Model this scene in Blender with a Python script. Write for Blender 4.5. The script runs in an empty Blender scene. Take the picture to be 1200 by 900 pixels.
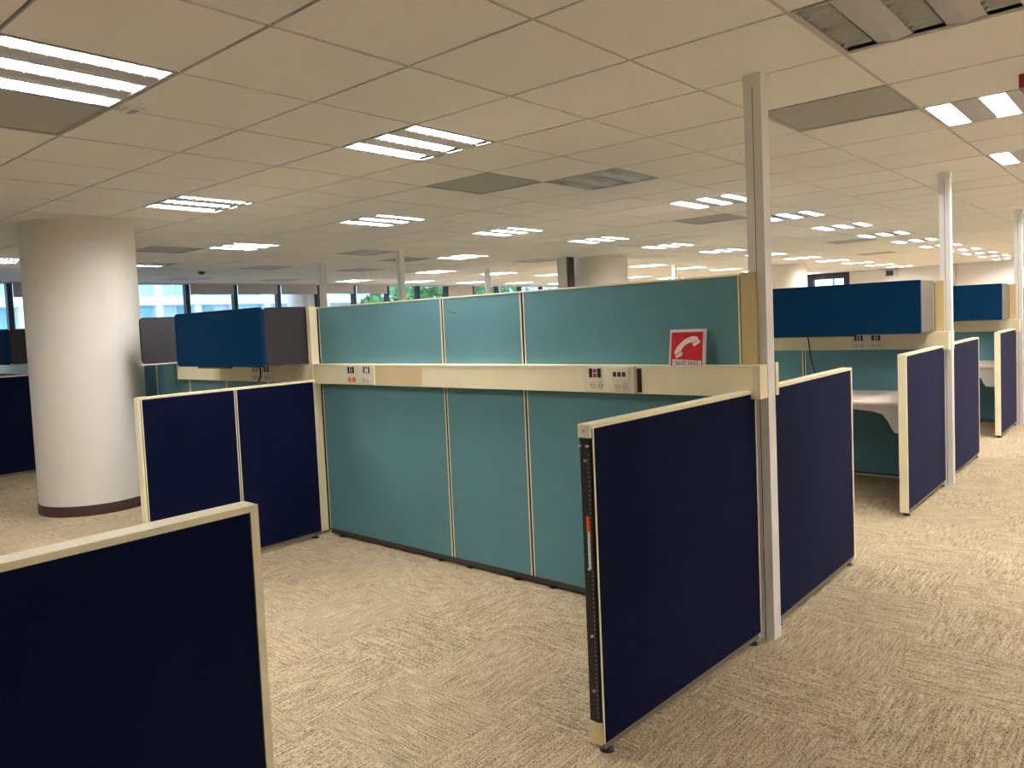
import bpy, bmesh, math, random
from mathutils import Matrix, Vector
random.seed(7)
sc = bpy.context.scene
COL = sc.collection

# ------------------------------------------------------------------ camera
cam_d = bpy.data.cameras.new('camera'); cam = bpy.data.objects.new('camera', cam_d); COL.objects.link(cam)
RIGHT = Vector((0.74518, 0.66529, -0.04569)); UP = Vector((-0.00270, 0.07152, 0.99744)); FWD = Vector((-0.66686, 0.74315, -0.05510))
EYE = Vector((1.3098, -3.5444, 1.4207))
cam.matrix_world = Matrix(((RIGHT.x, UP.x, -FWD.x, EYE.x), (RIGHT.y, UP.y, -FWD.y, EYE.y), (RIGHT.z, UP.z, -FWD.z, EYE.z), (0, 0, 0, 1)))
cam_d.sensor_width = 36; cam_d.lens = 900.5 * 36 / 1200
cam_d.shift_x = 30.6 / 1200; cam_d.shift_y = -22.5 / 1200
cam_d.clip_start = 0.05; cam_d.clip_end = 300
sc.camera = cam
# ------------------------------------------------------------------ sky and exposure
w = bpy.data.worlds.new('sky'); sc.world = w; w.use_nodes = True
bg = w.node_tree.nodes['Background']; bg.inputs[0].default_value = (0.62, 0.80, 1.0, 1); bg.inputs[1].default_value = 2.5
vs = sc.view_settings
vs.view_transform = 'Standard'; vs.look = 'None'; vs.gamma = 1; vs.use_curve_mapping = False; vs.exposure = 0.46
LAMP = 64.0            # radiance of the lit tube strips

# ------------------------------------------------------------------ materials
MATS = {}
def mat(name, col, rough=0.6, metal=0.0, spec=0.4, noise=0.0, scale=40.0, bump=0.0, stretch=None, emit=None):
    if name in MATS: return MATS[name]
    m = bpy.data.materials.new(name); m.use_nodes = True; nt = m.node_tree; N = nt.nodes; b = N['Principled BSDF']
    b.inputs['Base Color'].default_value = (*col, 1); b.inputs['Roughness'].default_value = rough
    b.inputs['Metallic'].default_value = metal; b.inputs['Specular IOR Level'].default_value = spec
    if noise or bump:
        tc = N.new('ShaderNodeTexCoord'); mp = N.new('ShaderNodeMapping'); nz = N.new('ShaderNodeTexNoise')
        nt.links.new(tc.outputs['Object'], mp.inputs['Vector']); nt.links.new(mp.outputs[0], nz.inputs['Vector'])
        if stretch: mp.inputs['Scale'].default_value = stretch
        nz.inputs['Scale'].default_value = scale; nz.inputs['Detail'].default_value = 4; nz.inputs['Roughness'].default_value = 0.65
        if noise:
            cr = N.new('ShaderNodeValToRGB')
            cr.color_ramp.elements[0].position = 0.3; cr.color_ramp.elements[1].position = 0.7
            cr.color_ramp.elements[0].color = (*[c * (1 - noise) for c in col], 1)
            cr.color_ramp.elements[1].color = (*[min(1, c * (1 + noise)) for c in col], 1)
            nt.links.new(nz.outputs['Fac'], cr.inputs['Fac']); nt.links.new(cr.outputs[0], b.inputs['Base Color'])
        if bump:
            bp = N.new('ShaderNodeBump'); bp.inputs['Strength'].default_value = bump; bp.inputs['Distance'].default_value = 0.004
            nt.links.new(nz.outputs['Fac'], bp.inputs['Height']); nt.links.new(bp.outputs[0], b.inputs['Normal'])
    if emit:
        b.inputs['Emission Color'].default_value = (*emit[0], 1); b.inputs['Emission Strength'].default_value = emit[1]
    MATS[name] = m
    return m
def fabric(name, col, var=0.25, sheen=0.0):
    """woven upholstery: fine crossed threads plus broad wear"""
    m = bpy.data.materials.new(name); m.use_nodes = True; nt = m.node_tree; N = nt.nodes; b = N['Principled BSDF']
    b.inputs['Roughness'].default_value = 0.95; b.inputs['Specular IOR Level'].default_value = 0.06
    b.inputs['Sheen Weight'].default_value = sheen; b.inputs['Sheen Roughness'].default_value = 0.35; b.inputs['Sheen Tint'].default_value = (0.65, 0.6, 0.95, 1)
    tc = N.new('ShaderNodeTexCoord'); mp = N.new('ShaderNodeMapping'); mp.inputs['Scale'].default_value = (1, 1, 3.2)
    n1 = N.new('ShaderNodeTexNoise'); n1.inputs['Scale'].default_value = 160; n1.inputs['Detail'].default_value = 3
    n2 = N.new('ShaderNodeTexNoise'); n2.inputs['Scale'].default_value = 2.4; n2.inputs['Detail'].default_value = 5
    nt.links.new(tc.outputs['Object'], mp.inputs[0]); nt.links.new(mp.outputs[0], n1.inputs['Vector']); nt.links.new(tc.outputs['Object'], n2.inputs['Vector'])
    ad = N.new('ShaderNodeMath'); ad.operation = 'MULTIPLY_ADD'; ad.inputs[1].default_value = 0.7
    nt.links.new(n1.outputs['Fac'], ad.inputs[0])
    ml = N.new('ShaderNodeMath'); ml.operation = 'MULTIPLY'; ml.inputs[1].default_value = 0.3; nt.links.new(n2.outputs['Fac'], ml.inputs[0]); nt.links.new(ml.outputs[0], ad.inputs[2])
    cr = N.new('ShaderNodeValToRGB'); cr.color_ramp.elements[0].position = 0.32; cr.color_ramp.elements[1].position = 0.68
    cr.color_ramp.elements[0].color = (*[c * (1 - var) for c in col], 1); cr.color_ramp.elements[1].color = (*[c * (1 + var) for c in col], 1)
    nt.links.new(ad.outputs[0], cr.inputs[0]); nt.links.new(cr.outputs[0], b.inputs['Base Color'])
    bp = N.new('ShaderNodeBump'); bp.inputs['Strength'].default_value = 0.25; bp.inputs['Distance'].default_value = 0.002
    nt.links.new(n1.outputs['Fac'], bp.inputs['Height']); nt.links.new(bp.outputs[0], b.inputs['Normal'])
    return m
M_TEAL = fabric('teal_fabric', (0.118, 0.255, 0.285), 0.16)
M_NAVY = fabric('navy_fabric', (0.0050, 0.0075, 0.030), 0.35, 0.05)
M_BLUE = fabric('blue_fabric', (0.0033, 0.034, 0.098), 0.2)
M_GREY = fabric('charcoal_fabric', (0.050, 0.047, 0.052), 0.15)
M_TAUPE = mat('taupe_laminate', (0.14, 0.123, 0.10), 0.6, noise=0.06, scale=8)
M_CREAM = mat('cream_plastic', (0.89, 0.81, 0.545), 0.45, noise=0.04, scale=5)
M_TAN = mat('aged_cream_plastic', (0.70, 0.56, 0.31), 0.5, noise=0.06, scale=6)
M_YEL = mat('yellowed_plastic', (0.62, 0.50, 0.24), 0.5, noise=0.04, scale=5)
M_IVORY = mat('ivory_plastic', (0.80, 0.74, 0.55), 0.4)
M_ALU = mat('grey_aluminium', (0.80, 0.79, 0.76), 0.42, 0.1, noise=0.05, scale=7, stretch=(1, 1, 0.15))
M_BLACK = mat('black_metal', (0.012, 0.012, 0.012), 0.45)
M_DARK = mat('dark_rail', (0.055, 0.050, 0.045), 0.5)
M_RAIL = mat('grey_rail', (0.22, 0.19, 0.15), 0.5, 0.2)
M_STEEL = mat('screw_steel', (0.6, 0.6, 0.6), 0.3, 0.9)
M_RED = mat('red_print', (0.50, 0.008, 0.012), 0.45, spec=0.2)
M_PINKW = mat('print_white', (0.82, 0.70, 0.64), 0.4)
M_INK = mat('black_ink', (0.01, 0.01, 0.012), 0.5)
M_ORANGE = mat('orange_plastic', (0.75, 0.13, 0.02), 0.4)
M_DRED = mat('dark_red_plastic', (0.28, 0.02, 0.02), 0.4)
M_WALL = mat('white_paint', (0.70, 0.67, 0.63), 0.8, noise=0.02, scale=3)
M_COLM = mat('column_paint', (0.80, 0.76, 0.69), 0.75, noise=0.03, scale=2, bump=0.03)
M_SKIRT = mat('brown_skirting', (0.075, 0.035, 0.032), 0.55)
M_TILE = mat('mineral_tile', (0.84, 0.815, 0.78), 0.95, spec=0.1, noise=0.05, scale=90, bump=0.12)
M_GRID = mat('ceiling_grid_metal', (0.55, 0.50, 0.42), 0.5)
M_TEE = mat('cross_tee_shaded', (0.26, 0.22, 0.17), 0.6)  # darker than the runners: shade of the recessed gaps put into the colour
M_VOID = mat('ceiling_void', (0.25, 0.22, 0.18), 0.9)
M_VENT = mat('vent_metal', (0.40, 0.385, 0.36), 0.6, noise=0.12, scale=220)
M_FRAME = mat('light_frame', (0.50, 0.48, 0.45), 0.5)
M_BAR = mat('light_bar', (0.50, 0.48, 0.49), 0.5, noise=0.05, scale=150)
M_REFL = mat('louvre_reflector', (0.62, 0.62, 0.60), 0.28, 0.85)
M_LOUV = mat('louvre_blade', (0.78, 0.78, 0.76), 0.35, 0.3)
M_LAMP = mat('lamp_strip_lit', (0.9, 0.9, 0.9), 0.5, emit=((1.0, 0.97, 0.975), LAMP))
M_TUBE = mat('tube_unlit', (0.85, 0.85, 0.82), 0.3)
M_DESK = mat('desk_laminate', (0.78, 0.68, 0.58), 0.45, noise=0.03, scale=6)
M_DESKP = mat('desk_metal', (0.62, 0.58, 0.55), 0.5)
M_MULL = mat('mullion_dark', (0.03, 0.035, 0.045), 0.4)
M_BLIND = mat('blind_cloth', (0.52, 0.50, 0.50), 0.9)
M_DOORF = mat('black_frame', (0.012, 0.014, 0.022), 0.4)
M_BOXG = mat('grey_plastic', (0.45, 0.44, 0.42), 0.5)
M_WHITEP = mat('white_plastic', (0.8, 0.79, 0.75), 0.5)
M_CONC = mat('facade_white', (0.80, 0.84, 0.88), 0.9)
M_FGL = mat('facade_glass', (0.24, 0.52, 0.58), 0.15, noise=0.4, scale=0.6)
M_FGL2 = mat('facade_glass_pale', (0.50, 0.62, 0.74), 0.2, noise=0.2, scale=0.7)
M_LEAF = mat('leaf_green', (0.10, 0.30, 0.10), 0.6, noise=0.4, scale=3)
M_BARK = mat('bark', (0.12, 0.08, 0.05), 0.9)
M_ASPH = mat('street', (0.25, 0.25, 0.26), 0.9)
def glass_mat():
    m = bpy.data.materials.new('window_glass'); m.use_nodes = True; nt = m.node_tree; N = nt.nodes
    N.remove(N['Principled BSDF']); out = N['Material Output']
    t = N.new('ShaderNodeBsdfTransparent'); t.inputs[0].default_value = (0.93, 0.97, 1, 1)
    g = N.new('ShaderNodeBsdfGlossy'); g.inputs['Roughness'].default_value = 0.02
    mx = N.new('ShaderNodeMixShader'); mx.inputs[0].default_value = 0.06
    nt.links.new(t.outputs[0], mx.inputs[1]); nt.links.new(g.outputs[0], mx.inputs[2]); nt.links.new(mx.outputs[0], out.inputs[0])
    return m
M_GLASS = glass_mat()
def carpet_mat():
    m = bpy.data.materials.new('carpet'); m.use_nodes = True; nt = m.node_tree; N = nt.nodes; b = N['Principled BSDF']; L = nt.links.new
    b.inputs['Roughness'].default_value = 1.0; b.inputs['Specular IOR Level'].default_value = 0.05
    uv = N.new('ShaderNodeUVMap'); oi = N.new('ShaderNodeObjectInfo')
    sc_ = N.new('ShaderNodeVectorMath'); sc_.operation = 'SCALE'; sc_.inputs[0].default_value = (37, 91, 13); L(oi.outputs['Random'], sc_.inputs['Scale'])
    ad = N.new('ShaderNodeVectorMath'); ad.operation = 'ADD'; L(uv.outputs[0], ad.inputs[0]); L(sc_.outputs[0], ad.inputs[1])
    def nz(scale, vec, detail=2, rough=.5):
        mp = N.new('ShaderNodeMapping'); mp.inputs['Scale'].default_value = vec; L(ad.outputs[0], mp.inputs[0])
        n = N.new('ShaderNodeTexNoise'); n.inputs['Scale'].default_value = scale; n.inputs['Detail'].default_value = detail; n.inputs['Roughness'].default_value = rough
        L(mp.outputs[0], n.inputs['Vector']); return n
    lines = nz(1, (9, 125, 1), 3, .6)          # long broken ridges
    fleck = nz(1, (150, 190, 1), 1, .5)       # loop flecks
    broad = nz(1, (3, 3, 1), 3, .5)
    a = N.new('ShaderNodeMath'); a.operation = 'MULTIPLY'; a.inputs[1].default_value = 0.44; L(lines.outputs['Fac'], a.inputs[0])
    a2 = N.new('ShaderNodeMath'); a2.operation = 'MULTIPLY_ADD'; a2.inputs[1].default_value = 0.56; L(fleck.outputs['Fac'], a2.inputs[0]); L(a.outputs[0], a2.inputs[2])
    cr = N.new('ShaderNodeValToRGB'); e = cr.color_ramp.elements
    e[0].position = 0.36; e[0].color = (0.17, 0.122, 0.072, 1); e[1].position = 0.62; e[1].color = (0.70, 0.58, 0.385, 1)
    k = cr.color_ramp.elements.new(0.50); k.color = (0.46, 0.365, 0.228, 1)
    L(a2.outputs[0], cr.inputs[0])
    mx = N.new('ShaderNodeMix'); mx.data_type = 'RGBA'; mx.blend_type = 'MULTIPLY'; mx.inputs['Factor'].default_value = 0.22
    L(cr.outputs[0], mx.inputs['A']); L(broad.outputs['Fac'], mx.inputs['B']); L(mx.outputs['Result'], b.inputs['Base Color'])
    bp = N.new('ShaderNodeBump'); bp.inputs['Strength'].default_value = 0.5; bp.inputs['Distance'].default_value = 0.004
    L(a2.outputs[0], bp.inputs['Height']); L(bp.outputs[0], b.inputs['Normal'])
    return m
M_CARPET = carpet_mat()

# ------------------------------------------------------------------ helpers
def box(bm, x0, x1, y0, y1, z0, z1):
    x0, x1 = min(x0, x1), max(x0, x1); y0, y1 = min(y0, y1), max(y0, y1); z0, z1 = min(z0, z1), max(z0, z1)
    v = [bm.verts.new(p) for p in ((x0, y0, z0), (x1, y0, z0), (x1, y1, z0), (x0, y1, z0), (x0, y0, z1), (x1, y0, z1), (x1, y1, z1), (x0, y1, z1))]
    for f in ((0, 3, 2, 1), (4, 5, 6, 7), (0, 1, 5, 4), (1, 2, 6, 5), (2, 3, 7, 6), (3, 0, 4, 7)): bm.faces.new([v[i] for i in f])
def prism(bm, pts, axis, a, b):
    """extrude a 2D outline along axis ('x': pts are y,z; 'y': x,z; 'z': x,y)"""
    def P(p, t): return {'x': (t, p[0], p[1]), 'y': (p[0], t, p[1]), 'z': (p[0], p[1], t)}[axis]
    A = [bm.verts.new(P(p, a)) for p in pts]; B = [bm.verts.new(P(p, b)) for p in pts]
    n = len(pts); fs = [bm.faces.new(A), bm.faces.new(B[::-1])]
    for i in range(n): fs.append(bm.faces.new((A[i], B[i], B[(i + 1) % n], A[(i + 1) % n])))
    bmesh.ops.recalc_face_normals(bm, faces=fs)
def rrect(x0, x1, y0, y1, r, n=5):
    out = []
    for cx, cy, s in ((x1 - r, y1 - r, 0), (x0 + r, y1 - r, 90), (x0 + r, y0 + r, 180), (x1 - r, y0 + r, 270)):
        for k in range(n + 1):
            t = math.radians(s + 90 * k / n); out.append((cx + r * math.cos(t), cy + r * math.sin(t)))
    return out
def cyl(bm, p0, p1, r0, r1=None, n=16):
    r1 = r0 if r1 is None else r1
    p0, p1 = Vector(p0), Vector(p1); d = (p1 - p0).normalized()
    a = d.orthogonal().normalized(); b = d.cross(a)
    A = [bm.verts.new(p0 + r0 * (math.cos(2 * math.pi * k / n) * a + math.sin(2 * math.pi * k / n) * b)) for k in range(n)]
    B = [bm.verts.new(p1 + r1 * (math.cos(2 * math.pi * k / n) * a + math.sin(2 * math.pi * k / n) * b)) for k in range(n)]
    bm.faces.new(A[::-1]); bm.faces.new(B)
    for k in range(n): bm.faces.new((A[k], A[(k + 1) % n], B[(k + 1) % n], B[k]))
def tube(bm, pts, r, n=6):
    for a, b in zip(pts, pts[1:]): cyl(bm, a, b, r, n=n)
def obj(name, bm, m, parent=None, bevel=0.0, smooth=False):
    if bevel:
        es = [e for e in bm.edges if len(e.link_faces) == 2 and e.calc_face_angle(0) > 0.8]
        bmesh.ops.bevel(bm, geom=es, offset=bevel, segments=2, affect='EDGES', profile=0.5)
    me = bpy.data.meshes.new(name); bm.to_mesh(me); bm.free()
    if smooth:
        for p_ in me.polygons: p_.use_smooth = True
        try: me.set_sharp_from_angle(angle=math.radians(35))
        except Exception: pass
    me.materials.append(m)
    o = bpy.data.objects.new(name, me); COL.objects.link(o)
    if parent: o.parent = parent
    return o
def bx(name, m, parent, *d, bevel=0.0):
    bm = bmesh.new(); box(bm, *d); return obj(name, bm, m, parent, bevel)
def tag(o, label=None, cat=None, group=None, kind=None):
    if label: o['label'] = label
    if cat: o['category'] = cat
    if group: o['group'] = group
    if kind: o['kind'] = kind
    return o
def thing(name, label, cat, loc=(0, 0, 0), rz=0.0, group=None):
    o = bpy.data.objects.new(name, None); COL.objects.link(o); o.empty_display_size = 0.1
    o.location = loc; o.rotation_euler = (0, 0, rz)
    return tag(o, label, cat, group)
def copy_tree(o, parent=None):
    c = o.copy(); COL.objects.link(c); c.parent = parent
    for ch in list(o.children): copy_tree(ch, c)
    return c
ORD = ['first', 'second', 'third', 'fourth', 'fifth', 'sixth', 'seventh', 'eighth', 'ninth', 'tenth', 'eleventh', 'twelfth', 'thirteenth', 'fourteenth']

# ------------------------------------------------------------------ the room
H = 2.40; T = 0.60; GX, GY = -1.45, -1.50
XL, XR, YB, YF = -12.3, 4.2, 20.0, -7.0
def view(p):
    d = Vector(p) - EYE; z = d.dot(FWD)
    if z < 0.1: return None
    return (600 - 30.6 + 900.5 * d.dot(RIGHT) / z, 450 - 22.5 - 900.5 * d.dot(UP) / z, z)
# floor: slab plus carpet tiles
floor = bx('floor', M_DARK, None, XL, XR, YF, YB, -0.12, -0.008); tag(floor, kind='structure')
CT = 0.5
def tile_quad(bm, uvl, x0, y0, rot, z0, z1, s=CT, g=0.0002):
    x1, y1 = x0 + s - g, y0 + s - g; x0 += g; y0 += g
    box(bm, x0, x1, y0, y1, z0, z1)
    bm.faces.ensure_lookup_table()
    for f in bm.faces[-6:]:
        for l in f.loops:
            c = l.vert.co; l[uvl].uv = (c.x, c.y) if not rot else (c.y + 17.3, c.x + 5.1)
bm = bmesh.new(); uvl = bm.loops.layers.uv.new('UVMap'); tile_quad(bm, uvl, -CT / 2, -CT / 2, False, -0.008, 0.0)
proto_tile = obj('carpet_tile', bm, M_CARPET)
ctile_me = proto_tile.data; bpy.data.objects.remove(proto_tile)
cells = []
for i in range(math.floor(XL / CT), math.ceil(XR / CT)):
    for j in range(math.floor(YF / CT), math.ceil(YB / CT)):
        x, y = i * CT, j * CT
        pv = view((x + CT / 2, y + CT / 2, 0)); vis = pv and -60 < pv[0] < 1260 and pv[1] < 1000
        cells.append(((pv[2] if vis else 1e6), i, j))
cells.sort()
bm = bmesh.new(); uvl = bm.loops.layers.uv.new('UVMap')
for n, (d, i, j) in enumerate(cells):
    rot = (i + j) % 2 == 1
    if n < 300 and d < 1e5:
        o = bpy.data.objects.new('carpet_tile', ctile_me); COL.objects.link(o); o.parent = floor
        o.location = (i * CT + CT / 2, j * CT + CT / 2, 0); o.rotation_euler = (0, 0, math.pi / 2 if rot else 0)
    else: tile_quad(bm, uvl, i * CT, j * CT, rot, -0.008, 0.0)
tag(obj('carpet_tile_field', bm, M_CARPET, floor), kind='stuff')
# ceiling: void slab, exposed grid, mineral tiles; lights and vents take some cells
ceiling = bx('ceiling', M_VOID, None, XL, XR, YF, YB, H + 0.10, H + 0.2); tag(ceiling, kind='structure')
I0, I1 = math.floor((XL - GX) / T), math.ceil((XR - GX) / T); J0, J1 = math.floor((YF - GY) / T), math.ceil((YB - GY) / T)
LIGHT_I = [-17, -13, -9, -5, -1, 3, 7]; LIGHT_J = list(range(-8, 35, 3))
OFF = {(-1, 4), (3, 1), (-9, 7), (-9, 13), (-13, 7), (-13, 10), (-9, 1), (-17, 4), (3, -2), (3, -5), (3, -8), (7, -8), (7, -5)} | {(i, j) for i in (-17, -13, -9, -5) for j in (-8, -5, -2) if (i, j) != (-5, -2)} | {(-1, -8), (-17, 1), (-17, 7), (-17, 10)}
HALF = {(-13, 4)}
VENTS = [(-2, 3), (2, 3), (-2, 9), (-2, -2), (-10, 9), (-10, 3), (-2, 17), (-3, 23)]
taken = {(i, j) for i in LIGHT_I for j in LIGHT_J} | set(VENTS)
for i in range(I0, I1 + 1):
    x = GX + i * T
    if XL < x < XR: bx('grid_runner', M_GRID, ceiling, x - 0.012, x + 0.012, YF, YB, H + 0.005, H + 0.03)
for j in range(J0, J1 + 1):
    y = GY + j * T
    if YF < y < YB: bx('grid_cross_tee', M_TEE, ceiling, XL, XR, y - 0.011, y + 0.011, H + 0.009, H + 0.028)
bm = bmesh.new(); g = 0.0075
box(bm, -T / 2 + g, T / 2 - g, -T / 2 + g, T / 2 - g, 0, 0.016)
pt = obj('ceiling_tile', bm, M_TILE, bevel=0.002); tile_me = pt.data; bpy.data.objects.remove(pt)
cells = []
for i in range(I0, I1):
    for j in range(J0, J1):
        if (i, j) in taken: continue
        x, y = GX + (i + .5) * T, GY + (j + .5) * T
        if not (XL + .3 < x < XR - .3 and YF + .3 < y < YB - .3): continue
        pv = view((x, y, H)); vis = pv and -90 < pv[0] < 1290 and pv[1] > -90
        cells.append(((pv[2] if vis else 1e6), x, y))
cells.sort(); bm = bmesh.new()
for n, (d, x, y) in enumerate(cells):
    if n < 300 and d < 1e5:
        o = bpy.data.objects.new('ceiling_tile', tile_me); COL.objects.link(o); o.parent = ceiling; o.location = (x, y, H + random.uniform(-.0008, .0008))
    else: box(bm, x - T / 2 + g, x + T / 2 - g, y - T / 2 + g, y + T / 2 - g, H, H + 0.016)
tag(obj('ceiling_tile_field', bm, M_TILE, ceiling), kind='stuff')
# perimeter strips of the ceiling
bx('ceiling_margin', M_TILE, ceiling, XL, XL + 0.38, YF, YB, H + 0.001, H + 0.016)
bx('ceiling_margin', M_TILE, ceiling, XL, XR, YB - 0.5, YB, H + 0.002, H + 0.017)
# walls
DX0, DX1 = -6.80, -5.64
wall_back = bx('wall_back', M_WALL, None, DX1, XR, YB, YB + 0.15, 0, H + .1); tag(wall_back, kind='structure')
bx('wall_section', M_WALL, wall_back, XL, DX0, YB, YB + 0.15, 0, H + .1)
bx('wall_lintel', M_WALL, wall_back, DX0, DX1, YB, YB + 0.15, 2.385, H + .1)
tag(bx('wall_right', M_WALL, None, XR, XR + 0.15, YF, YB, 0, H + .1), kind='structure')
tag(bx('wall_front', M_WALL, None, XL, XR, YF - .15, YF, 0, H + .1), kind='structure')
tag(bx('trim_1', M_BOXG, None, -3.16, -2.98, YB - 0.06, YB, 0, H), kind='structure')
tag(bx('baseboard_back', M_SKIRT, None, DX1, XR, YB - 0.012, YB, 0, 0.1), kind='structure')
door = bx('door_1', M_DOORF, None, DX0, DX0 + 0.17, YB - 0.02, YB + 0.12, 0, 2.385); tag(door, kind='structure')
bx('door_jamb', M_DOORF, door, DX1 - 0.15, DX1, YB - 0.02, YB + 0.12, 0, 2.385)
bx('door_head', M_DOORF, door, DX0 + .17, DX1 - .15, YB - 0.02, YB + 0.12, 2.225, 2.385)
bx('door_mullion', M_DOORF, door, -6.10, -6.07, YB + 0.02, YB + 0.06, 0, 2.225)
bx('door_pane', M_GLASS, door, DX0 + .17, DX1 - .15, YB + 0.03, YB + 0.045, 0, 2.225)
# window wall on the far left
wall_left = bx('wall_left', M_WALL, None, XL - 0.2, XL, YF, YB, 0, 0.85); tag(wall_left, kind='structure')
bx('window_head', M_WALL, wall_left, XL - 0.2, XL, YF, YB, 2.375, H + .1)
bx('window_ledge', M_WHITEP, wall_left, XL - 0.05, XL + 0.12, YF, YB, 0.85, 0.88, bevel=.004)
MY0, MP = 3.46, 0.977
NOBLIND = {-1, 5, 6, 8}
k0, k1 = math.ceil((YF - MY0) / MP), math.floor((YB - MY0) / MP)
bcount = 0
for n, k in enumerate(range(k0, k1)):
    y0, y1 = MY0 + k * MP, MY0 + (k + 1) * MP
    wn = bx('window_%d' % (n + 1), M_MULL, None, XL - 0.12, XL - 0.01, y0 - 0.04, y0 + 0.04, 0.88, 2.375); tag(wn, kind='structure')
    bx('window_rail', M_MULL, wn, XL - 0.11, XL - 0.03, y0 + .04, y1 - .04, 0.88, 0.93)
    bx('window_pane', M_GLASS, wn, XL - 0.08, XL - 0.07, y0 + .04, y1 - .04, 0.93, 2.375)
    if k not in NOBLIND and (k == -3 or -1 < k < 8):
        drop = 0.17 if k != 7 else 0.45
        if 3 <= k < 5: drop = 0.16
        if k < -1: drop = 0.2
        b = thing('roller_blind', None, 'blind', (XL + 0.0, (y0 + y1) / 2, 2.375), group='roller blinds along the window wall')
        bx('cloth', M_BLIND, b, 0.008, 0.011, -MP / 2 + .045, MP / 2 - .045, -drop, 0)
        bx('bottom_bar', M_BLIND, b, 0.004, 0.016, -MP / 2 + .045, MP / 2 - .045, -drop - .02, -drop)
        names = {0: 'first grey roller blind right of the round column, above the blue cabinet', 1: 'second grey roller blind right of the round column',
                 2: 'third grey roller blind right of the round column', 3: 'short grey roller blind just right of the leftmost grey post',
                 4: 'short grey roller blind left of the second grey post', 7: 'long lowered grey roller blind right of the green tree'}
        b['label'] = names.get(k, 'grey roller blind left of the round column' if k < 0 else 'far grey roller blind at the window wall')

# ------------------------------------------------------------------ outside
gr = bx('street', M_ASPH, None, -90, XL - 0.3, -60, 80, -8.1, -8.0); tag(gr, kind='structure')
bd = thing('neighbouring_building', 'pale office building with teal glazing outside the windows', 'building', (-31, 10, -8))
bx('wall', M_CONC, bd, -12, -0.3, -45, 45, 0, 24)
for n in range(12): bx('floor_band', M_CONC, bd, -0.3, 0.2, -30, 30, 10.79 + 1.98 * (n - 5), 11.17 + 1.98 * (n - 5))
for k in range(35): bx('pillar', M_CONC, bd, -0.3, 0.12, 1.75 * k - 29.94, 1.75 * k - 29.64, 0, 24)
for n in range(4, 8):
    for k in range(34):
        y, z = 1.75 * k - 29.64, 11.17 + 1.98 * (n - 6)
        f = bx('window', M_CONC, bd, -0.29, -0.2, y, y + 1.45, z, z + 1.6)
        up = n > 5
        bx('pane', M_FGL2 if (up or k % 3 == 0) else M_FGL, f, -0.2, -0.16, y + .04, y + .70, z + .04, z + 1.56)
        bx('pane', M_FGL2 if (up or k % 3 == 1) else M_FGL, f, -0.2, -0.16, y + .75, y + 1.41, z + .04, z + 1.56)
def tree(label, loc, hgt, rx, n, seed):
    r = random.Random(seed); t = thing('tree', label, 'tree', loc)
    b = bmesh.new(); cyl(b, (0, 0, 0), (0, 0, hgt * .75), 0.22, 0.1, 8)
    for k in range(6):
        a = k * 1.05; cyl(b, (0, 0, hgt * .5), (rx * .6 * math.cos(a), rx * .6 * math.sin(a), hgt * .8), 0.09, 0.03, 6)
    obj('trunk', b, M_BARK, t)
    b = bmesh.new()
    for k in range(n):
        u = Vector((r.gauss(0, 1), r.gauss(0, 1), r.gauss(0, 1))).normalized() * (r.random() ** .4)
        p = Vector((u.x * rx, u.y * rx, hgt * .78 + u.z * hgt * .24)); s = r.uniform(.10, .22)
        a = Vector((r.gauss(0, 1), r.gauss(0, 1), r.gauss(0, 1))).normalized() * s; c = a.orthogonal().normalized() * s * .45
        b.faces.new([b.verts.new(p + q) for q in (-a, c, a, -c)])
    tag(obj('foliage', b, M_LEAF, t), kind='stuff')
tree('green leafy tree outside the windows above the teal wall', (-19.0, 17.0, -8), 12.2, 3.3, 6500, 3)
tree('green tree at the window left of the round column', (-19, 1.2, -8), 9.6, 1.5, 2200, 5)
p = thing('window_pier', 'white pier outside the glass beside the leftmost grey post', 'pier', (XL - 0.45, 6.25, -8))
bm = bmesh.new(); cyl(bm, (0, 0, 0), (0, 0, 12), 0.30, n=32); obj('shaft', bm, M_COLM, p, smooth=True)

# ------------------------------------------------------------------ round columns
def column(label, x, y, r):
    t = thing('round_column', label, 'column', (x, y, 0), group='white round columns')
    bm = bmesh.new(); cyl(bm, (0, 0, 0), (0, 0, H + .02), r, n=72); obj('shaft', bm, M_COLM, t, smooth=True)
    bm = bmesh.new(); cyl(bm, (0, 0, 0.0), (0, 0, 0.085), r + .006, n=72); obj('skirting', bm, M_SKIRT, t, bevel=0.0, smooth=True)
column('large white round column with brown skirting behind the navy partition', -5.63, -0.92, 0.44)
column('white round column rising behind the middle of the teal wall', -5.80, 7.35, 0.44)
column('far white round column just right of the nearest grey post', -5.25, 14.1, 0.44)
rs = thing('service_riser', 'narrow grey duct standing against the far white column', 'duct', (-5.98, 6.60, 0))
bx('casing', M_WALL, rs, -0.12, 0.06, -0.06, 0.10, 0, H); bx('dark_face', M_DARK, rs, 0.062, 0.10, -0.05, 0.10, 0, H)  # thin strip gives the duct a darker right face

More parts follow.
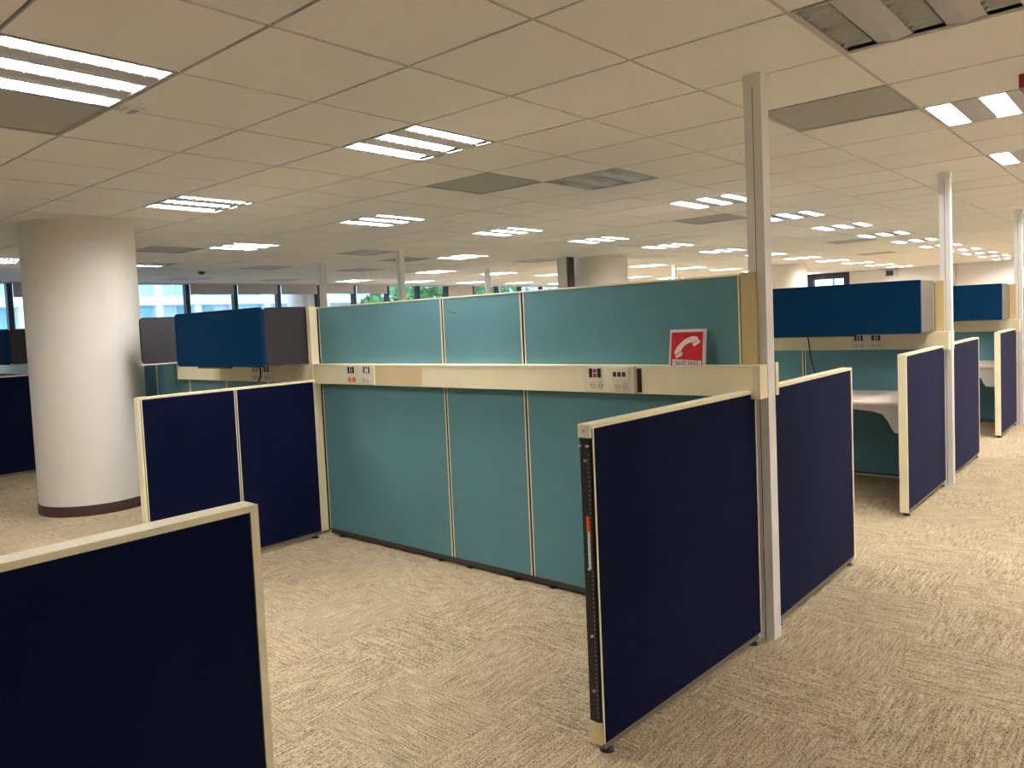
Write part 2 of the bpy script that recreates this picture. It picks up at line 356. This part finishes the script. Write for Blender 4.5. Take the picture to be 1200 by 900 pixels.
# ------------------------------------------------------------------ ceiling lights
def make_light(lit, near=False):
    t = thing('ceiling_light', '', 'ceiling light')
    bm = bmesh.new(); h = 0.292
    for a in ((-h, h, -h, -h + .012), (-h, h, h - .012, h), (-h, -h + .012, -h + .012, h - .012), (h - .012, h, -h + .012, h - .012)): box(bm, *a, -0.001, 0.05)
    obj('frame', bm, M_FRAME, t)
    sw, bw = 0.106, 0.124; x = -(3 * sw + 2 * bw) / 2
    for k in range(3):
        x0, x1 = x, x + sw; hh = h - .012
        # curved reflector trough
        pts = [(x0, 0.004), (x0 + .012, 0.03), (x0 + .035, 0.052), (x0 + .065, 0.058), (x1 - .035, 0.052), (x1 - .012, 0.03), (x1, 0.004)]
        bm = bmesh.new()
        A = [bm.verts.new((p_[0], -hh, p_[1])) for p_ in pts]; B = [bm.verts.new((p_[0], hh, p_[1])) for p_ in pts]
        for q in range(len(pts) - 1): bm.faces.new((A[q], B[q], B[q + 1], A[q + 1]))
        bm.faces.new(A); bm.faces.new(B[::-1])
        rf = obj('reflector', bm, M_REFL, t)
        bm = bmesh.new()
        if lit and (lit == 1 or k == 0): box(bm, x0 + .008, x1 - .008, -hh + .035, hh - .035, 0.020, 0.024)
        else: cyl(bm, ((x0 + x1) / 2, -hh + .02, .036), ((x0 + x1) / 2, hh - .02, .036), 0.013, n=10)
        obj('lamp', bm, M_LAMP if lit and (lit == 1 or k == 0) else M_TUBE, rf)
        bm = bmesh.new()
        for q in range(1, 10):
            yy = -hh + 2 * hh * q / 10
            if near and bm.faces: obj('louvre_blade', bm, M_LOUV, rf); bm = bmesh.new()
            prism(bm, [(x0 + .002, 0.0), (x1 - .002, 0.0), (x1 - .012, 0.018), (x0 + .012, 0.018)], 'y', yy - .0012, yy + .0012)
        lv = obj('louvre_blade' if near else 'louvre', bm, M_LOUV, rf)
        if not near: lv['kind'] = 'stuff'
        if k < 2: b_ = bmesh.new(); prism(b_, [(x1, .006), (x1 + bw / 2, -.001), (x1 + bw, .006), (x1 + bw, .016), (x1, .016)], 'y', -hh, hh); obj('divider_bar', b_, M_BAR, t)
        x += sw + bw
    bx('side_flange', M_FRAME, t, -h + .012, -(3 * sw + 2 * bw) / 2, -h + .012, h - .012, 0.001, 0.008)
    bx('side_flange', M_FRAME, t, (3 * sw + 2 * bw) / 2, h - .012, -h + .012, h - .012, 0.001, 0.008)
    bx('housing', M_BOXG, t, -h, h, -h, h, 0.062, 0.085)
    return t
protos = {}
ROW = {-17: 'in the row along the windows', -13: 'in the second row from the windows', -9: 'in the row passing over the round columns',
       -5: "in the row over the teal wall's left end", -1: 'in the row over the middle teal panel', 3: 'in the row over the right-hand aisle', 7: 'in the unseen row right of the aisle'}
seen = {}
for i in LIGHT_I:
    for j in LIGHT_J:
        x, y = GX + (i + .5) * T, GY + (j + .5) * T
        if not (XL + .3 < x < XR - .3 and YF + .3 < y < YB - .3): continue
        st = 0 if (i, j) in OFF else (2 if (i, j) in HALF else 1)
        pv = view((x, y, H)); inside = pv and -90 < pv[0] < 1240 and -90 < pv[1] < 900
        key = (st, bool(inside and pv[2] < 6.0))
        if key not in protos: o = protos[key] = make_light(*key)
        else: o = copy_tree(protos[key])
        o.location = (x, y, H)
        word = {0: 'switched-off', 1: 'lit', 2: 'half-lit'}[st]
        if inside:
            n = seen[i] = seen.get(i, 0) + 1
            o['label'] = '%s ceiling light, %s %s' % (word, ORD[min(n, 14) - 1], ROW[i])
            o['group'] = 'three-strip ceiling lights'
        else:
            o['label'] = '%s three-strip ceiling light added outside the frame' % word; o['group'] = 'added ceiling lights outside the frame'  # unseen lights, put in and switched to balance the room's light
VL = {(-2, 3): 'dark square air vent in the ceiling left of the switched-off light', (2, 3): 'dark square air vent in the ceiling right of the nearest grey post',
      (-2, 9): 'small dark air vent in the ceiling just left of the nearest grey post', (-2, -2): 'dark air vent panel beside the top-left ceiling light',
      (-10, 9): 'far air vent above the second thin post over the teal wall', (-10, 3): 'air vent in the ceiling just right of the round column',
      (-2, 17): 'far air vent left of the fourth light beyond the nearest post', (-3, 23): 'farthest air vent over the blue cabinet'}
for (i, j) in VENTS:
    x, y = GX + (i + .5) * T, GY + (j + .5) * T
    v = thing('air_vent', VL[(i, j)], 'air vent', (x, y, H), group='ceiling air vents')
    h = 0.291
    bx('perforated_panel', M_VENT, v, -h + .006, h - .006, -h + .006, h - .006, 0.004, 0.02)
    bm = bmesh.new()
    for a in ((-h, h, -h, -h + .006), (-h, h, h - .006, h), (-h, -h + .006, -h + .006, h - .006), (h - .006, h, -h + .006, h - .006)): box(bm, *a, 0.0, 0.02)
    obj('rim', bm, M_VENT, v)
s = thing('ceiling_sensor', 'small white square sensor on the ceiling beside the top-left light', 'sensor', (-2.01, -2.03, H))
bx('base', M_WHITEP, s, -.045, .045, -.035, .035, -0.012, 0.0, bevel=.002); bx('lens', M_BOXG, s, -.03, .03, -.012, .012, -0.016, -0.012, bevel=.002)
s = thing('smoke_detector', 'small round smoke detector on the ceiling near the windows', 'detector', (-9.65, 2.33, H))
bm = bmesh.new(); cyl(bm, (0, 0, -.02), (0, 0, 0), .075, .085, 24); obj('base', bm, M_WHITEP, s)
bm = bmesh.new(); cyl(bm, (0, 0, -.06), (0, 0, -.02), .03, .06, 24); obj('chamber', bm, M_DARK, s)
s = thing('alarm_beacon', 'dark red alarm unit on the ceiling at the right edge', 'alarm', (0.82, 0.66, H))
bx('body', M_DRED, s, -.02, .24, -.05, .05, -0.06, 0.0, bevel=.004); bx('lamp_cover', M_BOXG, s, -.005, .225, -.04, .04, -0.09, -0.06, bevel=.003)
s = thing('wall_speaker', 'small dark box mounted high on the far white wall', 'speaker', (-4.53, YB, 2.2))
bx('case', M_BOXG, s, -.14, .14, -.12, 0, -.02, .16, bevel=.01); bx('grille', M_BLACK, s, -.11, .07, -.128, -.12, .0, .14)

# ------------------------------------------------------------------ partitions
CAPH = 0.013; HW = 1.084; WT = 1.577; TH = 0.048
def foot(parent, x, y, top=0.045):
    bm = bmesh.new(); cyl(bm, (x, y, 0), (x, y, 0.006), 0.024, n=18); cyl(bm, (x, y, .006), (x, y, .014), 0.022, .010, n=18); cyl(bm, (x, y, .014), (x, y, top), .006, n=10)
    return obj('levelling_foot', bm, M_BLACK, parent)
def wing(label, x, y0, y1, nseg=1, near='strip', far='strip', rz=0.0, group='low navy partition panels', cat='partition'):
    """free-standing screen along Y from y0 (near) to y1; local +X face at x=0, thickness TH"""
    t = thing('partition_panel', label, cat, (x, y0, 0), rz, group); L = y1 - y0; S = L / nseg
    bx('core', M_BLACK, t, -TH + .003, -.003, .004, L - .004, 0.045, HW - CAPH)
    for k in range(nseg):
        a, b = k * S + (0.004 if k else 0.006), (k + 1) * S - (0.004 if k < nseg - 1 else 0.006)
        bm = bmesh.new(); box(bm, -TH, 0.0, a + .009, b - .009, 0.045, HW - CAPH); obj('fabric_face', bm, M_NAVY, t, bevel=.003)
        for e in ((a,) if far == 'cap' and k == nseg - 1 else (a, b - .006)):
            bx('edge_strip', M_CREAM, t, -TH - .0005, .0005, e, e + .006, 0.045, HW - CAPH)
    bm = bmesh.new(); box(bm, -TH - .002, .002, -.004, L + .004, HW - CAPH, HW); obj('top_cap', bm, M_CREAM, t, bevel=.004)
    bx('kick_rail', M_RAIL, t, -TH + .008, -.008, .02, L - .02, 0.018, 0.045)
    foot(t, -TH / 2, .05); foot(t, -TH / 2, L - .05)
    if near == 'cap' : bx('end_cap', M_CREAM, t, -TH - .001, .001, -.012, .001, 0.03, HW - .003, bevel=.003)
    if far == 'cap': bx('end_cap', M_CREAM, t, -TH - .001, .0025, L - .013, L + .004, 0.03, HW - .002, bevel=.004)
    if near == 'open':
        ch = bx('connector_channel', M_BLACK, t, -TH + .003, -.008, -.004, .004, 0.10, HW - .042)
        bm = bmesh.new()
        for q in range(60):
            zz = .13 + q * .0145; box(bm, -.0155, -.0115, -.0048, -.0038, zz, zz + .006)
        obj('slot_row', bm, M_RAIL, ch)
        br = bx('top_bracket', M_IVORY, t, -TH, -.001, -.008, 0.002, HW - .042, HW - .001, bevel=.001)
        b2 = bx('bottom_bracket', M_TAN, t, -TH, -.001, -.008, 0.002, 0.045, 0.115, bevel=.001)
        for (px, pz, par) in ((-.040, HW - .068, ch), (-.013, HW - .068, ch), (-.022, HW - .115, ch), (-.022, .62, ch), (-.022, .40, ch), (-.022, .22, ch), (-.040, .105, b2), (-.012, .100, b2), (-.026, HW - .02, br)):
            bm = bmesh.new(); cyl(bm, (px, -.012, pz), (px, -.004, pz), .0045, n=12); obj('screw', bm, M_STEEL, par)
        cb = bx('cable_tag', M_ORANGE, t, -.026, -.016, -.010, -.003, .74, .79, bevel=.002)
        bx('tag_tail', M_WHITEP, cb, -.024, -.017, -.009, -.004, .62, .74, bevel=.002)
    return t
wing('near dark navy partition panel filling the bottom-left foreground', -0.036, -3.86, -2.742, group='low navy partition panels', near='cap', far='cap')
w1 = wing('navy partition panel with exposed black connector edge beside the nearest post', -0.056, -1.54, -0.385, near='open', rz=-math.atan2(0.054, 1.155))
wing('navy partition panel just behind the nearest grey post', 0.0, -0.215, 0.892, far='cap')
wing('navy partition panel with cream end in front of the second post', 0.0, 2.05, 3.185, near='cap')
wing('short-looking navy partition panel behind the second grey post', 0.0, 3.40, 4.57, far='cap')
wing('navy partition panel with cream end at the right edge by the third post', 0.0, 5.73, 6.80, near='cap')
for yy, lab in ((2.0, 'unseen navy partition panel added at the left end of the second cubicle'), (5.6, 'unseen navy partition panel added at the left end of the third cubicle')):
    wing(lab, -3.06, yy, yy + 1.17, nseg=2, near='cap')  # unseen panels added to keep light from under the desks
wing('double navy partition panel left of the teal wall', -3.048, -1.632, -0.44, nseg=2, near='cap')
wing('dark navy partition panel left of the round column', -7.93, -1.75, -0.42, nseg=1, near='cap', far='cap')

def spine(label, x1, x0, yf, segs, lower_only=None, group='tall teal partition walls'):
    """tall wall along X from x1 (right end) leftwards; front (camera side) face at yf"""
    t = thing('partition_wall', label, 'partition', (x1, yf, 0), group=group)
    th = 0.07; x = 0.0; L = sum(segs)
    bx('core', M_BLACK, t, -L + .006, -.006, .004, th - .004, 0.045, WT - .008)
    for s in segs:
        a, b = x - s, x
        for nm, z0, z1 in (('lower_panel', 0.045, 1.12), ('upper_panel', 1.12, WT - .008)):
            bm = bmesh.new(); box(bm, a + .015, b - .015, 0, th, z0, z1 - .001); pn = obj(nm, bm, M_TEAL, t, bevel=.002)
            bx('edge_strip', M_CREAM, pn, a + .007, a + .0145, .0, th, z0, z1 - .001); bx('edge_strip', M_CREAM, pn, b - .0145, b - .007, .0, th, z0, z1 - .001)
        foot(t, a + .12, .02, .04); foot(t, b - .12, .02, .04)
        x -= s
    bx('top_cap', M_CREAM, t, -L, 0, -.002, th + .002, WT - .008, WT, bevel=.003)
    bx('kick_rail', M_DARK, t, -L + .01, -.01, .006, th - .006, 0.012, 0.045)
    return t
YS = -0.373
R2, R3 = 3.20, 6.79            # front faces of the second and third walls
W1 = spine('tall teal partition wall carrying the red phone sign', -0.062, None, YS, [1.2, 0.6, 1.2])
bx('corner_trim', M_CREAM, W1, -3.012 - .038, -3.012, -0.060, -.001, 0.03, WT + .003, bevel=.004)
bx('end_trim', M_YEL, W1, 0.0, 0.062, -.004, 0.020, 1.19, WT + .004, bevel=.002)
spine('teal partition wall behind the blue cabinet left of the sign wall', -3.125, None, YS, [0.6, 0.6, 0.6, 0.6, 0.6])
W2 = spine('teal partition wall under the long blue cabinet by the second post', -0.062, None, R2, [1.0, 1.2, 0.8])
bx('end_trim', M_YEL, W2, 0.0, 0.062, -.004, 0.020, 1.19, WT + .004, bevel=.002)
W3 = spine('teal partition wall by the third post at the right edge', -0.062, None, R3, [1.2, 1.2, 0.6])
bx('end_trim', M_YEL, W3, 0.0, 0.062, -.004, 0.020, 1.19, WT + .004, bevel=.002)
spine('teal partition wall hidden behind the round column', -8.06, None, YS, [1.2, 1.2])

for xx, yy, lab in ((-3.125, R2, 'unseen added teal partition wall behind the sign wall, left half of its row'), (-3.125, R3, 'unseen added teal partition wall two rows behind the sign wall, left half'),
                    (-.062, 10.4, 'unseen added teal partition wall of the fourth row, right half'), (-3.125, 10.4, 'unseen added teal partition wall of the fourth row, left half'),
                    (-8.06, R2, 'unseen added teal partition wall near the windows in the second row'), (-8.06, R3, 'unseen added teal partition wall near the windows in the third row')):
    spine(lab, xx, None, yy, [1.2, 1.2, 0.6])  # hidden walls added to darken the far ceiling
for xx, yy, lab in ((-6.17, 2.0, 'unseen added navy partition panel below the second thin grey post'), (-6.17, 5.55, 'unseen added navy partition panel beside the far round column'),
                    (-7.95, 2.0, 'unseen added navy partition panel below the leftmost thin grey post'), (-7.95, 5.55, 'unseen added navy partition panel below the third thin grey post'), (-3.06, 9.2, 'unseen added navy partition panel inside the fourth row'), (0.0, 9.26, 'navy partition panel in front of the fourth post')):
    wing(lab, xx, yy, yy + 1.1, near='cap', far='cap')  # hidden panels, most added to soak up light in the far rows

# ------------------------------------------------------------------ grey posts
def post(label, x, y, s=0.074):
    t = thing('ceiling_post', label, 'post', (x, y, 0), group='grey floor-to-ceiling posts'); h = s / 2
    bm = bmesh.new(); box(bm, -h, h, -h, h, 0, H + .004); obj('tube', bm, M_ALU, t, bevel=.003)
    bx('seam', M_DARK, t, -.0012, .0012, -h - .0006, -h + .001, 0.0, H)
    bx('ceiling_collar', M_ALU, t, -h - .002, h + .002, -h - .002, h + .002, H - .05, H - .0005)
    return t
PY1 = -0.350 + .035; PY2 = 3.19 + .06; PY3 = 6.80 + .05
post('nearest and tallest grey post, at the right end of the sign wall', 0.0, PY1)
post('second grey post along the aisle, right of the long blue cabinet', 0.006, PY2)
post('third grey post at the right edge of the picture', 0.02, PY3)
post('leftmost thin grey post rising behind the teal wall', -8.0, 3.33)
post('second thin grey post from the left behind the teal wall', -6.2, 3.25)
post('third thin grey post from the left behind the teal wall', -8.06, 7.05)
post('short-looking far grey post nearest the right end of the teal wall', -8.0, 14.3)
post('small far grey post above the teal wall, left of its neighbour', -6.17, 10.58)
post('fourth grey post along the aisle, beyond the third post', 0.02, 10.44)
post('grey post hidden behind the round column', -8.0, -0.335)

# ------------------------------------------------------------------ power beams
BZ0, BZ1 = 1.058, 1.190
def ring(bm, cx, cz, y, r):
    cyl(bm, (cx, y, cz), (cx, y - .003, cz), r, n=18)
def plate(parent, xl, xr, y, kind):
    """one socket plate on the beam front (front face at y)"""
    cx = (xl + xr) / 2; d = 0.006 if kind != 'raised' else 0.022
    pl = bx('socket_plate', M_IVORY, parent, xl + .002, xr - .002, y - d, y, BZ0 + .002, BZ1 - .004, bevel=.002)
    f = y - d
    if kind in ('data', 'orange'):
        bx('port_frame', M_WHITEP, pl, cx - .040, cx + .030, f - .002, f, 1.128, 1.178)
        for dx, mt in ((-.030, M_INK), (-.006, M_DRED), (.018, M_INK)):
            if mt is M_DRED:
                for zz in (1.132, 1.154): bx('data_port', mt, pl, cx + dx - .008, cx + dx + .008, f - .004, f - .002, zz, zz + .018)
            else: bx('data_port', mt, pl, cx + dx - .009, cx + dx + .009, f - .004, f - .002, 1.131, 1.175)
    elif kind == 'raised':
        bx('port_frame', M_IVORY, pl, cx - .052, cx + .045, f - .008, f, 1.122, 1.182, bevel=.003)
        for dx in (-.030, -.005, .020): bx('data_port', M_INK, pl, cx + dx - .009, cx + dx + .009, f - .009, f - .0082, 1.138, 1.160)
    elif kind == 'slots':
        for dx in (-.024, .0, .024): bx('data_port', M_INK, pl, cx + dx - .006, cx + dx + .006, f - .002, f, 1.134, 1.176)
        bx('port_insert', M_WHITEP, pl, cx - .008, cx + .008, f - .003, f, 1.143, 1.163)
    if kind == 'raised': bx('socket_frame', M_IVORY, pl, cx - .048, cx + .042, f - .003, f, 1.066, 1.116, bevel=.001)
    fm = M_ORANGE if kind == 'orange' else M_WHITEP
    for dx in (-.022, .020):
        q = f - (.003 if kind == 'raised' else 0)
        bm = bmesh.new(); ring(bm, cx + dx, 1.092, q, .0165); o = obj('power_socket', bm, fm if kind == 'orange' else M_BOXG, pl)
        if kind != 'orange':
            bm = bmesh.new(); ring(bm, cx + dx, 1.092, q - .003, .0135); obj('socket_face', bm, M_IVORY, pl)
            bm = bmesh.new()
            for sx, sz in ((-.005, .003), (.005, .003), (0, -.006)): box(bm, cx + dx + sx - .0016, cx + dx + sx + .0016, q - .0066, q - .006, 1.092 + sz - .004, 1.092 + sz + .004)
            obj('socket_slot', bm, M_INK, pl)
def beam(label, x1, x0, yf, plates=(), tan=None, gap=None):
    t = thing('power_beam', label, 'cable beam', (0, yf, 0), group='cream power beams')
    d = 0.057
    bm = bmesh.new(); box(bm, x0, x1, -d, -.001, BZ0, BZ1); obj('body', bm, M_CREAM, t, bevel=.004)
    bx('top_lip', M_IVORY, t, x0 + .004, x1 - .004, -d - .003, -d + .002, BZ1 - .012, BZ1 - .003, bevel=.001)
    for (a, b, kind) in plates: plate(t, a, b, -d, kind)
    if tan: bx('aged_cover', M_TAN, t, tan[0], tan[1], -d - .002, -d, BZ0 + .004, BZ1 - .013)
    if gap: bx('open_gap', M_BLACK, t, gap[0], gap[1], -d - .001, -d, BZ0 + .006, BZ1 - .014)
    return t
b1 = beam('long cream power beam across the sign wall', 0.0 - .004, -3.10, YS, [(-2.72, -2.57, 'orange'), (-2.57, -2.425, 'slots'), (-.845, -.690, 'data'), (-.690, -.548, 'raised')], tan=(-2.415, -2.0), gap=(-.546, -.522))
bm = bmesh.new(); box(bm, -.005, .036, -.062, .018, BZ0 - .008, BZ1 + .002); obj('end_block', bm, M_CREAM, b1, bevel=.004)
bx('end_rib', M_IVORY, b1, .006, .028, -.066, -.062, BZ0 - .006, BZ1, bevel=.002)
bm = bmesh.new(); box(bm, -.03, .040, .098, .130, BZ0 - .006, BZ1 + .002); obj('rear_block', bm, M_CREAM, b1, bevel=.004)
beam('cream power beam under the left blue cabinet', -3.105, -5.02, YS, [(-3.86, -3.72, 'slots'), (-3.70, -3.56, 'data')])
for yy, lab, n in ((R2, 'cream power beam under the long blue cabinet by the second post', 1), (R3, 'cream power beam at the right edge by the third post', 2)):
    b = beam(lab, -.004, -3.0, yy, [(-.66, -.53, 'data'), (-.53, -.40, 'data')] if n == 1 else [])
    bm = bmesh.new(); box(bm, -.005, .038, -.062, .008, BZ0 - .008, BZ1 + .002); obj('end_block', bm, M_CREAM, b, bevel=.004)
    bm = bmesh.new(); box(bm, -.03, .040, .094, .126, BZ0 - .006, BZ1 + .002); obj('rear_block', bm, M_CREAM, b, bevel=.004)
beam('cream power beam in shadow left of the round column', -8.08, -10.4, YS)
# loose cables
bm = bmesh.new(); tube(bm, [(-.995, R2 - .10, 1.20), (-.99, R2 - .075, 1.1), (-.985, R2 - .05, .98), (-.96, R2 - .03, .86), (-.95, R2 - .03, .745)], .006); tag(obj('hanging_cable', bm, M_BLACK), 'black cable hanging below the long blue cabinet', 'cable')
bm = bmesh.new(); tube(bm, [(-3.715, YS - .10, 1.20), (-3.71, YS - .066, 1.15), (-3.72, YS - .066, 1.09), (-3.75, YS - .066, 1.06)], .006); tag(obj('short_cable', bm, M_BLACK), 'short black cable on the beam under the left blue cabinet', 'cable')
bm = bmesh.new(); tube(bm, [(-1.2, R2 - .02, .03), (-.8, R2 - .06, .035), (-.4, R2 - .03, .03), (-.1, R2 - .05, .028)], .008); tag(obj('floor_cable', bm, M_BOXG), 'grey cable lying along the wall foot under the desk', 'cable')

# ------------------------------------------------------------------ overhead cabinets
def cabinet(label, x1, wdt, yf, side=M_GREY, depth=0.375, round_=True):
    t = thing('overhead_cabinet', label, 'cabinet', (x1, yf, 0), group='overhead cabinets on the partition walls'); z0, z1 = 1.197, 1.585; r = .035 if round_ else .008
    for a in (0.0, -wdt + .022):
        bm = bmesh.new(); prism(bm, rrect(-depth, -.002, z0, z1, r), 'x', a - .022, a); obj('side_panel', bm, side, t)
    bx('shelf', M_TAUPE, t, -wdt + .022, -.022, -depth + .03, -.004, z0 + .012, z0 + .03)
    bx('top_panel', M_TAUPE, t, -wdt + .022, -.022, -depth + .03, -.004, z1 - .03, z1 - .012)
    bx('back_panel', M_TAUPE, t, -wdt + .022, -.022, -.016, -.004, z0 + .03, z1 - .03)
    bm = bmesh.new(); prism(bm, rrect(-wdt, 0.0, z0 - .004, z1 + .003, r if round_ else .012), 'y', -depth - .026, -depth - .001)
    d = obj('door', bm, M_BLUE, t, bevel=.003)
    bx('pull_lip', M_BLACK, d, -wdt + .3, -.45, -depth - .02, -depth + .012, z0 - .016, z0 - .004)
    return t
cabinet('blue overhead cabinet with charcoal side beside the round column', -3.135, 1.18, YS, M_GREY)
cabinet('long blue overhead cabinet with taupe side by the second post', -0.075, 1.42, R2, M_TAUPE, round_=False)
cabinet('blue overhead cabinet at the right edge by the third post', -0.075, 1.3, R3, M_TAUPE, round_=False)
cabinet('dark cabinet left of the round column under the far window', -8.17, 1.2, YS, M_GREY)
t = thing('overhead_cabinet', 'charcoal rounded cabinet end between the round column and the blue cabinet', 'cabinet', (-4.97, YS, 0), group='overhead cabinets on the partition walls')
bm = bmesh.new(); prism(bm, rrect(-.365, -.002, 1.205, 1.588, .035), 'x', -.03, 0); obj('side_panel', bm, M_GREY, t, bevel=.003)
bx('shelf', M_TAUPE, t, -.20, -.001, -.12, -.002, 1.192, 1.204); bx('shelf_lip', M_IVORY, t, -.06, .0, -.36, -.002, 1.196, 1.2045)

# ------------------------------------------------------------------ desks
def desk(label, y_wall, yf):
    t = thing('desk', label, 'desk', (-.055, y_wall, 0), group='white desks against the teal walls'); d = y_wall - yf
    bm = bmesh.new(); prism(bm, [(-d, .700), (-d, .718), (-d + .012, .726), (-.004, .726), (-.004, .700)], 'x', -2.8, 0); obj('worktop', bm, M_DESK, t, bevel=.002)  # worktop lengthened out of sight to block light underneath
    pr = []
    for u, z in ((-1.45, .698), (-.02, .698), (-.02, .50), (-.115, .50), (-.135, .53), (-.16, .585), (-.195, .632), (-.26, .650), (-.37, .660), (-.75, .664), (-1.1, .660), (-1.25, .648), (-1.32, .630), (-1.36, .585), (-1.385, .53), (-1.41, .50), (-1.45, .50)): pr.append((u, z))
    bm = bmesh.new(); prism(bm, pr, 'y', -d + .03, -d + .055); obj('support_apron', bm, M_DESKP, t, bevel=.002)
    bx('side_bracket', M_DESKP, t, -.03, -.02, -d + .055, -.01, .62, .698); bx('side_bracket', M_DESKP, t, -1.45, -1.44, -d + .055, -.01, .62, .698)
    bx('edge_clip', M_BLACK, t, -.03, .0, -d - .004, -d + .03, .690, .712)
desk('white desk with curved support between two navy panels', R2, 2.40)
desk('white desk with curved support near the right edge', R3, 5.98)

# ------------------------------------------------------------------ phone sign
sg = thing('phone_sign', 'red sign with a white telephone handset and number on the teal wall', 'sign', (-0.380, YS - .055, 1.186))
SW, SH = 0.172, 0.165
sg.rotation_euler = (math.radians(-8), 0, 0)
M_SLEEVE = mat('clear_sleeve', (0.72, 0.74, 0.74), 0.15)
bx('sleeve', M_SLEEVE, sg, -.002, SW + .002, -.001, .002, 0, SH, bevel=.0008)
bx('backing', M_PINKW, sg, .002, SW - .006, -.0022, -.001, 0, SH - .008)
bx('red_field', M_RED, sg, .008, SW - .013, -.0032, -.0022, .002, SH - .013)
def SP(u, v): return ((u - 285) / (850 - 285) * (SW - .008) + .003, SH - .008 - (v - 215) / (775 - 215) * (SH - .008))
def poly(name, pts, m, dep=.0040):
    bm = bmesh.new(); prism(bm, [SP(*q) for q in pts], 'y', -dep, -.0030); obj(name, bm, m, sg)
poly('handset', [(360, 560), (372, 600), (470, 535), (482, 505), (520, 455), (560, 425), (610, 400), (655, 403), (750, 345), (735, 318), (690, 300), (640, 302), (580, 322), (520, 355), (460, 405), (405, 465), (375, 515)], M_PINKW)
poly('earpiece', [(655, 418), (755, 352), (782, 380), (770, 405), (690, 463), (672, 452)], M_PINKW)
poly('mouthpiece', [(376, 618), (480, 545), (500, 580), (490, 600), (405, 645), (390, 640)], M_PINKW)
poly('number_strip', [(330, 660), (808, 686), (808, 775), (330, 775)], M_PINKW)
cu = bpy.data.curves.new('number', 'FONT'); cu.body = '5650 5655'; cu.size = .0265; cu.extrude = .0003; cu.align_x = 'CENTER'
to = bpy.data.objects.new('number_tmp', cu); COL.objects.link(to)
dg = bpy.context.evaluated_depsgraph_get(); me = bpy.data.meshes.new_from_object(to.evaluated_get(dg)); bpy.data.objects.remove(to)
me.materials.clear(); me.materials.append(M_INK)
no = bpy.data.objects.new('number', me); COL.objects.link(no); no.parent = sg
no.rotation_euler = (math.radians(90), 0, 0); no.location = (SW * .5, -.0045, .006)
# little leftovers on the wall
bm = bmesh.new(); tube(bm, [(-1.795, YS - .004, 1.505), (-1.775, YS - .02, 1.49), (-1.735, YS - .012, 1.478)], .003)
tag(obj('bent_wire', bm, M_DARK), 'short bent wire stuck in the middle teal panel', 'wire')
